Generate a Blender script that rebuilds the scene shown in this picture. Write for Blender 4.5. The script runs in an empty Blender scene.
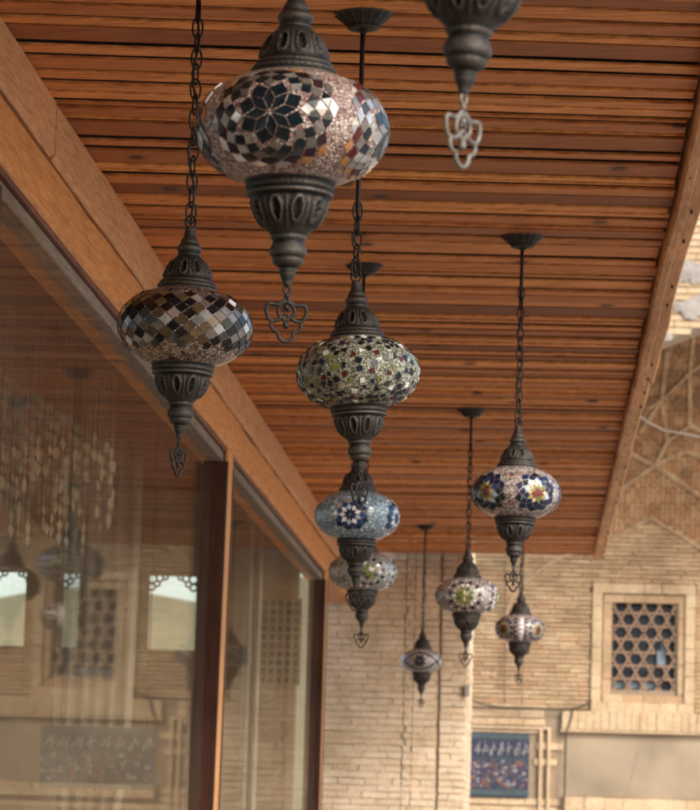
import bpy, math, random
from mathutils import Vector, Matrix
random.seed(11)
PI = math.pi
scene = bpy.context.scene
COL = scene.collection

# ------------------------------------------------------------------ camera solve
F = 3200.0; K = F/2050; CX, CY = 350.0, 405.0
VD = (532.0, 830.0); XV = 1060.0
YV = CY - (F*F + (VD[0]-CX)*(XV-CX))/(VD[1]-CY)
def nrm(v): return Vector(v).normalized()
d_ = nrm((VD[0]-CX, VD[1]-CY, F)); u_ = nrm((XV-CX, YV-CY, F)); r_ = d_.cross(u_).normalized()
def towld(c):
    c = Vector(c); return Vector((r_.dot(c), d_.dot(c), u_.dot(c)))
EYE = Vector((0, 0, 1.5))
def ray(px, py): return towld((px-CX, py-CY, F))
def atY(px, py, Y):
    r = ray(px, py); return EYE + r*(Y/r.y)
def atX(px, py, X):
    r = ray(px, py); return EYE + r*(X/r.x)
bv = towld((19650, 713-405, F)); SB = bv.z/bv.x; DB = bv.y/bv.x
H0 = 2.9
def zc(x): return H0 + SB*x
def onceil(px, py):
    r = ray(px, py); t = (H0-EYE.z)/(r.z - SB*r.x); return EYE + r*t

cam = bpy.data.cameras.new('camera'); co = bpy.data.objects.new('camera', cam); COL.objects.link(co)
M = Matrix(((r_.x, -r_.y, -r_.z, 0), (d_.x, -d_.y, -d_.z, 0), (u_.x, -u_.y, -u_.z, EYE.z), (0, 0, 0, 1)))
co.matrix_world = M
cam.sensor_fit = 'VERTICAL'; cam.sensor_height = 36; cam.sensor_width = 36*700/810
cam.lens = F/810*36; cam.clip_start = .05; cam.clip_end = 2000
cam.dof.use_dof = True; cam.dof.focus_distance = 4.7; cam.dof.aperture_fstop = 20
scene.camera = co

# ------------------------------------------------------------------ helpers
def tag(o, label=None, cat=None, group=None, kind=None):
    if label: o['label'] = label
    if cat: o['category'] = cat
    if group: o['group'] = group
    if kind: o['kind'] = kind
    return o
def empty(name, loc, label, cat, group=None):
    o = bpy.data.objects.new(name, None); COL.objects.link(o); o.location = loc; o.empty_display_size = .05
    return tag(o, label, cat, group)
class MB:
    def __init__(s): s.v = []; s.f = []; s.m = []; s.s = []
    def face(s, pts, mat=0, seed=0.0):
        n = len(s.v); s.v += [tuple(p) for p in pts]; s.f.append(tuple(range(n, n+len(pts)))); s.m.append(mat); s.s.append(seed)
    def box(s, a, b, mat=0, seed=0.0, jit=0.0):
        x0, y0, z0 = a; x1, y1, z1 = b; n = len(s.v)
        c = [(x0,y0,z0),(x1,y0,z0),(x1,y1,z0),(x0,y1,z0),(x0,y0,z1),(x1,y0,z1),(x1,y1,z1),(x0,y1,z1)]
        if jit: c = [tuple(q+random.uniform(-jit, jit) for q in p) for p in c]
        s.v += c
        for f in ((0,3,2,1),(4,5,6,7),(0,1,5,4),(1,2,6,5),(2,3,7,6),(3,0,4,7)):
            s.f.append(tuple(n+i for i in f)); s.m.append(mat); s.s.append(seed)
    def hexa(s, c, mat=0, seed=0.0):
        n = len(s.v); s.v += [tuple(p) for p in c]
        for f in ((0,3,2,1),(4,5,6,7),(0,1,5,4),(1,2,6,5),(2,3,7,6),(3,0,4,7)):
            s.f.append(tuple(n+i for i in f)); s.m.append(mat); s.s.append(seed)
    def tube(s, pts, rad, seg=8, closed=False, mat=0, seed=0.0):
        pts = [Vector(p) for p in pts]; N = len(pts); n0 = len(s.v)
        rads = rad if isinstance(rad, (list, tuple)) else [rad]*N
        up = None
        for i, p in enumerate(pts):
            a = pts[(i-1) % N] if (closed or i > 0) else p
            b = pts[(i+1) % N] if (closed or i < N-1) else p
            t = (b-a).normalized()
            if up is None:
                up = Vector((0, 0, 1)) if abs(t.z) < .9 else Vector((1, 0, 0))
            x = (up - t*up.dot(t))
            if x.length < 1e-6: x = t.orthogonal()
            x.normalize(); up = x; y = t.cross(x)
            for k in range(seg):
                an = 2*PI*k/seg; s.v.append(tuple(p + (x*math.cos(an)+y*math.sin(an))*rads[i]))
        for i in range(N if closed else N-1):
            j = (i+1) % N
            for k in range(seg):
                l = (k+1) % seg
                s.f.append((n0+i*seg+k, n0+i*seg+l, n0+j*seg+l, n0+j*seg+k)); s.m.append(mat); s.s.append(seed)
        if not closed:
            s.f.append(tuple(n0+k for k in range(seg))[::-1]); s.m.append(mat); s.s.append(seed)
            s.f.append(tuple(n0+(N-1)*seg+k for k in range(seg))); s.m.append(mat); s.s.append(seed)
    def lathe(s, prof, seg=48, rfun=None, mat=0, matfun=None, caps=True):
        n0 = len(s.v); R = len(prof)
        for i, (r, z) in enumerate(prof):
            for k in range(seg):
                th = 2*PI*k/seg; rr = rfun(r, z, th) if rfun else r
                s.v.append((rr*math.cos(th), rr*math.sin(th), z))
        for i in range(R-1):
            for k in range(seg):
                l = (k+1) % seg
                s.f.append((n0+i*seg+k, n0+i*seg+l, n0+(i+1)*seg+l, n0+(i+1)*seg+k))
                s.m.append(matfun(prof[i], 2*PI*(k+.5)/seg) if matfun else mat); s.s.append(0.0)
        if caps:
            s.f.append(tuple(n0+k for k in range(seg))[::-1]); s.m.append(mat); s.s.append(0.0)
            s.f.append(tuple(n0+(R-1)*seg+k for k in range(seg))); s.m.append(mat); s.s.append(0.0)
    def mesh(s, name, mats, smooth=False, bevel=0):
        me = bpy.data.meshes.new(name); me.from_pydata(s.v, [], s.f)
        for m in (mats if isinstance(mats, (list, tuple)) else [mats]): me.materials.append(m)
        me.polygons.foreach_set('material_index', s.m)
        at = me.attributes.new('seed', 'FLOAT', 'FACE'); at.data.foreach_set('value', s.s)
        if smooth: me.polygons.foreach_set('use_smooth', [True]*len(s.f))
        me.update(); return me
    def build(s, name, mats, parent=None, smooth=False, loc=(0,0,0), rot=None, bevel=0):
        o = bpy.data.objects.new(name, s.mesh(name, mats, smooth)); COL.objects.link(o)
        if bevel:
            b = o.modifiers.new('bevel', 'BEVEL'); b.width = bevel; b.segments = 2; b.limit_method = 'ANGLE'
        if parent:
            o.parent = parent
            o.location = Vector(loc) - (parent.location if parent.get('abs') else Vector((0,0,0)))
        else: o.location = loc
        if rot is not None: o.rotation_mode = 'QUATERNION'; o.rotation_quaternion = rot
        return o

# ------------------------------------------------------------------ materials
class NT:
    def __init__(s, name):
        s.m = bpy.data.materials.new(name); s.m.use_nodes = True; s.t = s.m.node_tree; s.n = s.t.nodes; s.l = s.t.links
        s.b = s.n['Principled BSDF']; s.out = s.n['Material Output']
    def new(s, k, **kw):
        n = s.n.new(k)
        for a, b in kw.items(): setattr(n, a, b)
        return n
    def set(s, n, sock, v):
        i = n.inputs[sock]
        if hasattr(v, 'is_output') or isinstance(v, bpy.types.NodeSocket): s.l.new(v, i)
        else: i.default_value = v
    def coord(s, scale=(1,1,1), kind='Object', rot=(0,0,0), add=None):
        tc = s.new('ShaderNodeTexCoord'); mp = s.new('ShaderNodeMapping'); mp.inputs['Scale'].default_value = scale
        mp.inputs['Rotation'].default_value = rot
        src = tc.outputs[kind]
        if add is not None:
            va = s.new('ShaderNodeVectorMath', operation='ADD'); s.l.new(src, va.inputs[0]); s.l.new(add, va.inputs[1]); src = va.outputs[0]
        s.l.new(src, mp.inputs['Vector']); return mp.outputs[0]
    def noise(s, vec, scale, detail=4, rough=.55, dist=0):
        n = s.new('ShaderNodeTexNoise'); s.l.new(vec, n.inputs['Vector']); n.inputs['Scale'].default_value = scale
        n.inputs['Detail'].default_value = detail; n.inputs['Roughness'].default_value = rough; n.inputs['Distortion'].default_value = dist
        return n.outputs['Fac']
    def ramp(s, fac, stops, interp='LINEAR'):
        r = s.new('ShaderNodeValToRGB'); r.color_ramp.interpolation = interp
        e = r.color_ramp.elements
        while len(e) < len(stops): e.new(.5)
        for el, (p, c) in zip(e, stops):
            el.position = p; el.color = (*c, 1) if len(c) == 3 else c
        s.l.new(fac, r.inputs[0]); return r.outputs[0]
    def mix(s, fac, a, b, mode='MIX'):
        m = s.new('ShaderNodeMix', data_type='RGBA', blend_type=mode)
        for i, v in ((0, fac), (6, a), (7, b)):
            if isinstance(v, bpy.types.NodeSocket): s.l.new(v, m.inputs[i])
            elif i == 0: m.inputs[0].default_value = v
            else: m.inputs[i].default_value = (*v, 1) if len(v) == 3 else v
        return m.outputs[2]
    def math(s, op, a, b=0.0, clamp=False):
        m = s.new('ShaderNodeMath', operation=op, use_clamp=clamp)
        for i, v in ((0, a), (1, b)):
            if isinstance(v, bpy.types.NodeSocket): s.l.new(v, m.inputs[i])
            else: m.inputs[i].default_value = v
        return m.outputs[0]
    def bump(s, h, strength=.3, dist=.01):
        b = s.new('ShaderNodeBump'); b.inputs['Strength'].default_value = strength; b.inputs['Distance'].default_value = dist
        s.l.new(h, b.inputs['Height']); s.l.new(b.outputs[0], s.b.inputs['Normal'])
    def seed(s):
        a = s.new('ShaderNodeAttribute'); a.attribute_name = 'seed'; return a.outputs['Fac']
    def col(s, c): s.l.new(c, s.b.inputs['Base Color'])
    def p(s, **kw):
        for k, v in kw.items():
            k = k.replace('_', ' ').title() if k not in ('IOR',) else k
            s.set(s.b, k, v)

def plain(name, c, rough=.5, metal=0.0, var=.0, scale=20, bump=0, coat=0):
    t = NT(name); t.p(roughness=rough, metallic=metal)
    if var:
        v = t.noise(t.coord(), scale, 5)
        t.col(t.ramp(v, [(.25, tuple(q*(1-var) for q in c)), (.75, tuple(min(1, q*(1+var)) for q in c))]))
        if bump: t.bump(v, bump, .004)
    else: t.p(base_color=(*c, 1))
    if coat: t.set(t.b, 'Coat Weight', coat); t.set(t.b, 'Coat Roughness', .05)
    return t.m

def wood(name, axis, dark, light, knots=True, rough=.5, seedcol=True, blotch=1.0, wide=1.0, kp=.52, ksc=1.0, k2d=False):
    """grain runs along axis (0,1,2)"""
    t = NT(name); sd = t.seed()
    off = t.new('ShaderNodeCombineXYZ')
    k = t.math('MULTIPLY', sd, 37.3)
    for i in range(3): t.l.new(k, off.inputs[i])
    sc = [1*wide, 1*wide, 1*wide]; sc[axis] = .07
    v = t.coord(tuple(sc), add=off.outputs[0])
    warp = t.noise(t.coord((1, 1, 1), add=off.outputs[0]), 2.5, 2)
    g1 = t.noise(v, 85, 7, .68, .25)
    g2 = t.noise(v, 14, 3, .5, .6)
    g = t.math('ADD', t.math('MULTIPLY', g1, 1-.35*blotch), t.math('MULTIPLY', g2, .35*blotch))
    c1 = t.ramp(g, [(.30, dark), (.48, tuple(.5*a+.5*b for a, b in zip(dark, light))), (.70, light)])
    g3 = t.noise(v, 170, 4, .7)
    c1 = t.mix(.55, c1, t.ramp(g3, [(.32, (.30, .26, .24)), (.62, (.62, .62, .62))]), 'OVERLAY')
    if seedcol:
        tint = t.ramp(sd, [(0, (.44, .34, .30)), (.35, (.74, .66, .60)), (.65, (1.12, 1.08, 1.0)), (1.0, (1.55, 1.70, 1.6))])
        c1 = t.mix(1.0, c1, tint, 'MULTIPLY')
    bl = t.ramp(warp, [(.3, tuple(1-q*blotch for q in (.20, .24, .26))), (.7, tuple(1+.1*blotch for q in range(3)))])
    c1 = t.mix(1.0, c1, bl, 'MULTIPLY')
    if knots:
        ks = [5*ksc, 5*ksc, 5*ksc]; ks[axis] = 3.6*ksc
        vo = t.new('ShaderNodeTexVoronoi'); vo.inputs['Scale'].default_value = 1.0
        if k2d: vo.voronoi_dimensions = '2D'; ks = [4.2, 2.6, 1]
        t.l.new(t.coord(tuple(ks), add=off.outputs[0]), vo.inputs['Vector'])
        sc_ = t.new('ShaderNodeSeparateColor'); t.l.new(vo.outputs['Color'], sc_.inputs[0]); sel = t.math('GREATER_THAN', sc_.outputs[0], kp)
        kn = t.ramp(vo.outputs['Distance'], [(.05, (1, 1, 1)), (.085, (.3, .3, .3)), (.15, (0, 0, 0))])
        c1 = t.mix(t.math('MULTIPLY', t.math('MULTIPLY', kn, sel), .85), c1, (.035, .014, .008))
    t.col(c1); t.p(roughness=rough); t.set(t.b, 'Specular IOR Level', .25); t.bump(g1, .25, .002)
    return t.m

def brickmat(name, cols, nz=(30, 6), rough=.85, bump=.5):
    t = NT(name); sd = t.seed(); v = t.coord()
    n1 = t.noise(v, 4.5, 5, .6); n2 = t.noise(v, 70, 4, .6)
    f = t.math('ADD', t.math('MULTIPLY', sd, .75), t.math('MULTIPLY', n1, .3))
    c = t.ramp(f, [(i/(len(cols)-1), q) for i, q in enumerate(cols)])
    st = t.ramp(n1, [(.3, (.72, .68, .62)), (.65, (1.08, 1.06, 1.03))])
    c = t.mix(1.0, c, st, 'MULTIPLY')
    c = t.mix(.35, c, t.ramp(n2, [(.3, (.3, .3, .3)), (.75, (1, 1, 1))]), 'OVERLAY')
    c = t.mix(1.0, c, (.88, .845, .83), 'MULTIPLY'); t.col(c); t.p(roughness=rough); t.bump(n2, bump, .004); return t.m

MT = {}
MT['board'] = wood('ceiling_wood', 0, (.30, .088, .026), (.74, .30, .088), rough=.6, blotch=.3, kp=.62, k2d=True)
MT['beam'] = wood('beam_wood', 1, (.54, .25, .10), (.78, .43, .195), rough=.6, seedcol=False, wide=1.3, blotch=.25, kp=.6, ksc=.8)
MT['beam2'] = wood('beam_lower_wood', 1, (.50, .19, .055), (.76, .35, .115), rough=.55, seedcol=False, wide=1.3, blotch=.25, kp=.6, ksc=.8)
MT['fascia'] = wood('fascia_wood', 1, (.36, .15, .05), (.74, .39, .16), rough=.55, seedcol=False)
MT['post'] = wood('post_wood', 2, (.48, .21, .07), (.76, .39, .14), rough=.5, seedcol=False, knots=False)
MT['postdark'] = wood('post_shaded_dark', 2, (.024, .009, .006), (.075, .026, .015), rough=.45, seedcol=False, knots=False)  # dark wood; also puts the shade of the posts' near faces into colour
MT['framewood'] = wood('frame_wood', 1, (.10, .035, .02), (.22, .085, .045), rough=.5, seedcol=False, knots=False)
MT['greywood'] = wood('reflection_grey_frame', 1, (.14, .11, .085), (.30, .25, .20), rough=.7, seedcol=False, knots=False)  # pale grey stands for the beam mirrored in the glass
MT['gap'] = plain('board_gap', (.012, .006, .004), .9)
MT['pier'] = brickmat('pier_brick', [(.66, .52, .37), (.72, .59, .44), (.77, .65, .49), (.69, .54, .385)])
MT['piermortar'] = plain('pier_mortar', (.44, .36, .27), .95, var=.2, scale=40, bump=.4)
MT['wall'] = brickmat('wall_brick', [(.38, .245, .14), (.49, .36, .22), (.56, .43, .275), (.44, .25, .14)])
MT['wallmortar'] = plain('wall_mortar', (.29, .22, .15), .95, var=.2, scale=30, bump=.4)
MT['palebrick'] = brickmat('pale_brick', [(.52, .39, .25), (.62, .49, .33), (.56, .42, .27)])
MT['redbrick'] = brickmat('orange_brick', [(.36, .19, .09), (.46, .27, .135), (.52, .34, .19)])
MT['plaster'] = plain('clay_plaster', (.31, .245, .17), .95, var=.28, scale=2.6, bump=.3)
MT['whiteplaster'] = plain('white_plaster', (.30, .275, .25), .95, var=.3, scale=14, bump=.9)
MT['terra'] = plain('lattice_terracotta', (.27, .175, .115), .9, var=.25, scale=25, bump=.4)
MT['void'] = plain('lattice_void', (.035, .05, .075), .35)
MT['paleglass'] = plain('pale_pane', (.20, .26, .31), .3)  # pale blue puts the pane's reflection into its colour
MT['cable'] = plain('dark_cable', (.06, .05, .045), .7)
MT['palecable'] = plain('pale_cable', (.62, .58, .52), .6)
MT['paving'] = plain('stone_paving', (.33, .31, .29), .9, var=.15, scale=2, bump=.2)
MT['floor'] = plain('room_floor', (.22, .15, .10), .5, var=.2, scale=3)
MT['roomwall'] = plain('room_wall', (.27, .18, .105), .9, var=.12, scale=2)
MT['hill'] = plain('hill_scrub', (.15, .14, .08), 1, var=.35, scale=.08)

def soft_cloth():
    t = NT('sheer_curtain'); v = t.coord()
    t.col(t.ramp(t.noise(v, 12, 3), [(.3, (.42, .37, .30)), (.7, (.56, .51, .43))]))
    t.p(roughness=.9); t.set(t.b, 'Alpha', .62)
    return t.m
MT['curtain'] = soft_cloth()
MT['bead'] = plain('pale_shell', (.38, .31, .22), .7)

def glassmat():
    t = NT('window_glass'); n = t.n; n.remove(t.b)
    ge = t.new('ShaderNodeNewGeometry'); dp = t.new('ShaderNodeVectorMath', operation='DOT_PRODUCT')
    t.l.new(ge.outputs['Incoming'], dp.inputs[0]); t.l.new(ge.outputs['Normal'], dp.inputs[1])
    c1 = t.math('SUBTRACT', 1.0, t.math('ABSOLUTE', dp.outputs['Value']))
    frv = t.math('ADD', .04, t.math('MULTIPLY', t.math('POWER', c1, 5.0), .20))
    gl = t.new('ShaderNodeBsdfGlossy'); gl.inputs['Roughness'].default_value = .012; gl.inputs['Color'].default_value = (.95, .93, .88, 1)
    nb = t.new('ShaderNodeBump'); nb.inputs['Strength'].default_value = .02; nb.inputs['Distance'].default_value = .02
    t.l.new(t.noise(t.coord((1, .6, .25)), 2.0, 1), nb.inputs['Height']); t.l.new(nb.outputs[0], gl.inputs['Normal'])
    tr = t.new('ShaderNodeBsdfTransparent'); tr.inputs['Color'].default_value = (.97, .97, .94, 1)
    mx = t.new('ShaderNodeMixShader'); t.l.new(frv, mx.inputs[0]); t.l.new(tr.outputs[0], mx.inputs[1]); t.l.new(gl.outputs[0], mx.inputs[2])
    df = t.new('ShaderNodeBsdfDiffuse'); df.inputs['Color'].default_value = (.5, .46, .38, 1)
    m2 = t.new('ShaderNodeMixShader')
    dn = t.ramp(t.noise(t.coord(), 1.4, 6, .7), [(.35, (.008,)*3), (.8, (.045,)*3)])
    t.l.new(dn, m2.inputs[0]); t.l.new(mx.outputs[0], m2.inputs[1]); t.l.new(df.outputs[0], m2.inputs[2])
    t.l.new(m2.outputs[0], t.out.inputs['Surface']); return t.m
MT['glass'] = glassmat()

def bronze(name, hi, lo):
    t = NT(name); v = t.coord()
    n1 = t.noise(v, 38, 7, .7); n2 = t.noise(v, 260, 4, .65)
    geo = t.new('ShaderNodeNewGeometry')
    ed = t.ramp(geo.outputs['Pointiness'], [(.47, (0, 0, 0)), (.56, (1, 1, 1))])
    c = t.ramp(n1, [(.38, lo), (.62, hi)])
    c = t.mix(t.math('MULTIPLY', ed, .45), c, (.20, .17, .14))
    t.col(c); t.p(metallic=.65, roughness=t.ramp(n2, [(.3, (.40,)*3), (.8, (.80,)*3)])); t.bump(n2, .6, .002); return t.m
MT['bronze'] = bronze('aged_bronze', (.036, .031, .027), (.005, .007, .009))
MT['bronzehole'] = plain('bronze_pierced', (.006, .006, .008), .8)
MT['bronzepale'] = plain('worn_pale_bronze', (.15, .135, .115), .5, .4, var=.4, scale=90, bump=.3)
MT['iron'] = plain('chain_iron', (.022, .018, .016), .5, .6, var=.4, scale=90, bump=.3)

def beads(name, stops, scale=330, bump=.8, rough=.22, coat=.6, metal=.0):
    t = NT(name); v = t.coord()
    vo = t.new('ShaderNodeTexVoronoi'); vo.inputs['Scale'].default_value = scale; t.l.new(v, vo.inputs['Vector'])
    sep = t.new('ShaderNodeSeparateColor'); t.l.new(vo.outputs['Color'], sep.inputs[0])
    c = t.ramp(sep.outputs[0], stops, 'CONSTANT')
    ed = t.ramp(vo.outputs['Distance'], [(.35, (1, 1, 1)), (.75, (.42, .40, .38))])
    c = t.mix(1.0, c, ed, 'MULTIPLY')
    t.col(c); t.p(roughness=rough, metallic=metal); t.set(t.b, 'Coat Weight', coat); t.set(t.b, 'Coat Roughness', .06)
    inv = t.math('SUBTRACT', 1.0, vo.outputs['Distance']); t.bump(inv, bump, .0022)
    return t.m
P, Wt = (.42, .24, .20), (.72, .62, .55)
BD = {
 'pink': beads('bead_pink', [(0, (.32,.18,.15)), (.22, (.46,.32,.27)), (.5, (.54,.44,.39)), (.72, (.24,.14,.12)), (.86, (.70,.65,.60))], rough=.38, coat=.25),
 'brown': beads('bead_brown', [(0, (.09,.06,.045)), (.3, (.26,.19,.14)), (.55, (.42,.33,.25)), (.75, (.06,.05,.05)), (.9, (.62,.54,.45))]),
 'green': beads('bead_silvergreen', [(0, (.15,.16,.11)), (.25, (.27,.28,.20)), (.5, (.37,.37,.29)), (.75, (.09,.10,.07)), (.88, (.56,.56,.49))], 300, rough=.35, coat=.3),
 'blue': beads('bead_skyblue', [(0, (.14,.24,.32)), (.3, (.24,.36,.44)), (.6, (.32,.46,.54)), (.85, (.50,.62,.68))], 200, .5),
 'greyblue': beads('bead_greyblue', [(0, (.16,.19,.20)), (.3, (.28,.30,.30)), (.6, (.38,.40,.38)), (.85, (.55,.55,.50))], 200, .5),
 'rose': beads('bead_rose', [(0, (.20,.15,.14)), (.3, (.34,.27,.25)), (.6, (.46,.41,.39)), (.85, (.64,.62,.60))], 230, .6),
}
def tilem(name, c, rough=.22, metal=0.0):
    t = NT(name); v = t.coord()
    n = t.noise(v, 60, 3)
    t.col(t.ramp(n, [(.3, tuple(q*.72 for q in c)), (.7, tuple(min(1, q*1.2) for q in c))]))
    t.p(roughness=rough, metallic=metal); t.set(t.b, 'Coat Weight', .18); t.set(t.b, 'Coat Roughness', .08); t.set(t.b, 'Specular IOR Level', .35)
    t.bump(n, .12, .002); return t.m
TL = {k: tilem('tile_'+k, *a) for k, a in {
 'teal': ((.006,.014,.020),), 'dark': ((.006,.007,.010),), 'plum': ((.035,.016,.022),), 'grey': ((.22,.20,.18), .15, .5),
 'silver': ((.52,.51,.49), .15, .6), 'white': ((.80,.78,.76), .25), 'orange': ((.42,.20,.08),), 'cream': ((.55,.48,.28),),
 'brown': ((.10,.065,.035), .15, .2), 'amber': ((.16,.105,.055), .18, .3), 'navy': ((.008,.016,.05),), 'blue': ((.02,.05,.16),),
 'olive': ((.17,.18,.035),), 'maroon': ((.09,.015,.015),), 'red': ((.20,.035,.025),), 'yellow': ((.36,.26,.09),),
 'green': ((.05,.10,.05),), 'smoke': ((.06,.065,.065), .1, .3), 'paleblue': ((.42,.52,.62), .2),
}.items()}
TN = list(TL)

# ------------------------------------------------------------------ lantern parts (unit = globe width)
D = .209
GH, GE = .308, 2.12
def gl_r(z):
    q = 1 - (abs(z)/GH)**GE
    return .5*max(q, 0)**(1/GE)
_tab = []
_s = 0; _pr = None
for i in range(401):
    z = -GH + 2*GH*i/400; r = gl_r(z)
    if _pr: _s += math.hypot(r-_pr[0], z-_pr[1])
    _tab.append((_s, z, r)); _pr = (r, z)
_half = _tab[200][0]
def mer(v):
    s = v + _half; s = min(max(s, 0), _tab[-1][0]-1e-6)
    lo, hi = 0, 400
    while hi-lo > 1:
        m = (lo+hi)//2
        if _tab[m][0] <= s: lo = m
        else: hi = m
    a, b = _tab[lo], _tab[hi]; t = (s-a[0])/max(1e-9, b[0]-a[0])
    z = a[1]+(b[1]-a[1])*t; r = a[2]+(b[2]-a[2])*t
    dz, dr = b[1]-a[1], b[2]-a[2]; L = math.hypot(dz, dr)
    return r, z, dz/L, -dr/L      # normal (radial, z)
def surf(phi, u, v, h=0.0, k=None):
    r, z, nr, nz = mer(v)
    a = phi + u/max(k if k else r, .18)
    return Vector(((r+nr*h)*math.cos(a), (r+nr*h)*math.sin(a), z+nz*h))*D
def tile(mb, phi, uv, mat, gap=.94, h=.007, kconst=None):
    cu = sum(p[0] for p in uv)/len(uv); cv = sum(p[1] for p in uv)/len(uv)
    if mer(cv)[0] < .262: return
    q = [(cu+(p[0]-cu)*gap, cv+(p[1]-cv)*gap) for p in uv]
    jt = [random.uniform(-.0022, .0022) for _ in q]
    top = [surf(phi, a, b, h+j, kconst) for (a, b), j in zip(q, jt)]
    bot = [surf(phi, a, b, -.004, kconst) for a, b in q]
    mi = TN.index(mat)+1
    mb.face(top, mi, random.random())
    n = len(q)
    for i in range(n):
        j = (i+1) % n; mb.face([bot[i], bot[j], top[j], top[i]], mi)
def rosette(mb, phi, v0, n, radii, cols, rot=0.0, gap=.90, sq=1.0):
    for k in range(len(radii)-2):
        a0 = (k % 2)*PI/n + rot
        for i in range(n):
            a = a0 + 2*PI*i/n; w = PI/n
            c = cols[k]
            if isinstance(c, (list, tuple)): c = random.choice(c)
            if c is None: continue
            if n == 16 and k == 0 and radii[0] < .2 and i % 2: continue
            pts = [(radii[k], a), (radii[k+1], a-w), (radii[k+2], a), (radii[k+1], a+w)]
            if radii[k] == 0: pts = [(0.004, a)] + pts[1:]
            uv = [(r*math.cos(t), v0+sq*r*math.sin(t)) for r, t in pts]
            tile(mb, phi, uv, c, gap)
def dots(mb, phi, v0, n, R, s, c, rot=0, sq=1.0):
    for i in range(n):
        a = rot+2*PI*i/n; cu, cv = R*math.cos(a), v0+sq*R*math.sin(a)
        uv = [(cu+s*math.cos(t+a), cv+s*math.sin(t+a)) for t in [2*PI*k/6 for k in range(6)]]
        tile(mb, phi, uv, c if isinstance(c, str) else random.choice(c), .95)
def globe_base(mb):
    prof = []
    N = 48
    for i in range(N+1):
        t = -PI/2 + PI*i/N; z = GH*math.sin(t)*.999; prof.append((max(gl_r(z), .01)*D, z*D))
    mb.lathe(prof, 96, caps=True)

def g_starburst(mb):          # large pink lantern
    for k in range(4):
        ph = FRONT + math.radians(-13+90*k); V0 = -.015
        A, B = (['teal'], ['dark', 'dark', 'plum']) if k != 1 else (['silver', 'grey', 'teal'], ['maroon', 'maroon', 'silver'])
        rosette(mb, ph, V0, 8, [0, .080, .140, .185], [A, A], rot=.1, sq=.96, gap=.86)
        rosette(mb, ph, V0, 16, [.150, .190, .225, .262, .295], [['grey', 'silver', 'grey'], A, ['grey', 'grey', 'silver', 'smoke'], ], rot=.1, sq=.94, gap=.85)
        rosette(mb, ph, V0, 16, [.264, .296, .328], [B], rot=.1+PI/16, sq=.94, gap=.85)
        rosette(mb, ph, V0, 16, [.300, .328, .356], [['silver', 'grey', 'silver', 'grey', None, 'white', 'orange', 'silver']], rot=.1, sq=.94, gap=.80)
def g_argyle(mb):
    n = 27; rows = [-.20+.047*q for q in range(11)]
    for j in range(len(rows)-2):
        for i in range(n):
            a = 2*PI*(i + .5*(j % 2))/n; w = PI/n*.5
            c = random.choice(['dark', 'dark', 'dark', 'dark', 'smoke', 'silver', 'brown', 'amber', 'brown', 'grey'])
            uv = [(0, rows[j]), (w, rows[j+1]), (0, rows[j+2]), (-w, rows[j+1])]
            if random.random() < .05: c = 'white'
            tile(mb, a, uv, c, .88, kconst=.5)
    for i, c in ((0, 'white'), (1, 'white')):
        pass
    for i in range(n*2):      # top pieces
        a = 2*PI*i/(n*1.6)
        if a < 2*PI: tile(mb, a, [(-.03, .285), (0, .265), (.03, .285), (0, .31)], random.choice(['brown', 'dark', 'amber']), .9, kconst=.42)
    for i in range(0, n, 2):        # scalloped lower border
        a = 2*PI*(i+.5)/n
        tile(mb, a, [(-.040, -.185), (-.03, -.225), (0, -.235), (.03, -.225), (.040, -.185), (0, -.165)][::-1], random.choice(['dark', 'smoke']), .92, kconst=.5)
def g_chips(mb):
    placed = []
    for _ in range(2600):
        a = random.uniform(0, 2*PI); v = random.uniform(-.38, .34); x = a*.5
        if any((abs(x-p[0]) % PI)**2 + (v-p[1])**2 < .060**2 for p in placed): continue
        placed.append((x, v)); s = random.uniform(.023, .034); r0 = random.uniform(0, PI)
        m = random.choice([3, 4, 4, 4]); uv = []
        for k in range(m):
            t = r0 + 2*PI*k/m + random.uniform(-.25, .25); q = s*random.uniform(.85, 1.15); uv.append((q*math.cos(t), v+q*math.sin(t)))
        tile(mb, a, uv, random.choice(['navy', 'dark', 'navy', 'teal', 'olive', 'maroon', 'white', 'smoke', 'dark', 'dark', 'teal', 'silver']), 1.0)
def g_blue(mb):
    for k in range(4):
        ph = FRONT + math.radians(-9+78*k)
        rosette(mb, ph, -.03, 9, [0, .05, .095, .14, .185, .225], ['navy', ['white', 'paleblue'], 'blue', ['navy', 'navy', 'silver']], sq=.95)
        dots(mb, ph, -.03, 18, .245, .014, ['white', 'silver'], sq=.95)
def g_dotted(mb):
    for k in range(4):
        ph = FRONT + math.radians(12+78*k); V = -.03
        rosette(mb, ph, V, 8, [0, .05, .10, .14], [['olive', 'white'], ['smoke', 'olive']], sq=.95)
        dots(mb, ph, V, 9, .155, .026, ['white', 'silver'], sq=.95); dots(mb, ph, V, 12, .215, .031, ['maroon', 'maroon', 'dark'], .2, .95)
        dots(mb, ph, V, 16, .275, .020, ['white', 'silver'], sq=.95)
def g_flower(mb):
    for k in range(5):
        ph = FRONT + math.radians(29+72*k)
        rosette(mb, ph, -.03, 10, [0, .032, .062, .094, .135, .18, .225, .268], ['red', ['red', 'orange', 'olive'], ['olive', 'yellow', 'cream'], ['paleblue', 'navy', 'blue'], ['navy', 'navy', 'teal'], ['navy', 'teal']], sq=.98, gap=.84)
        ph += math.radians(36)
        for v in (-.17, -.12, .12, .17): dots(mb, ph, v, 3, .018, .012, ['yellow', 'red', 'maroon'])
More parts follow.
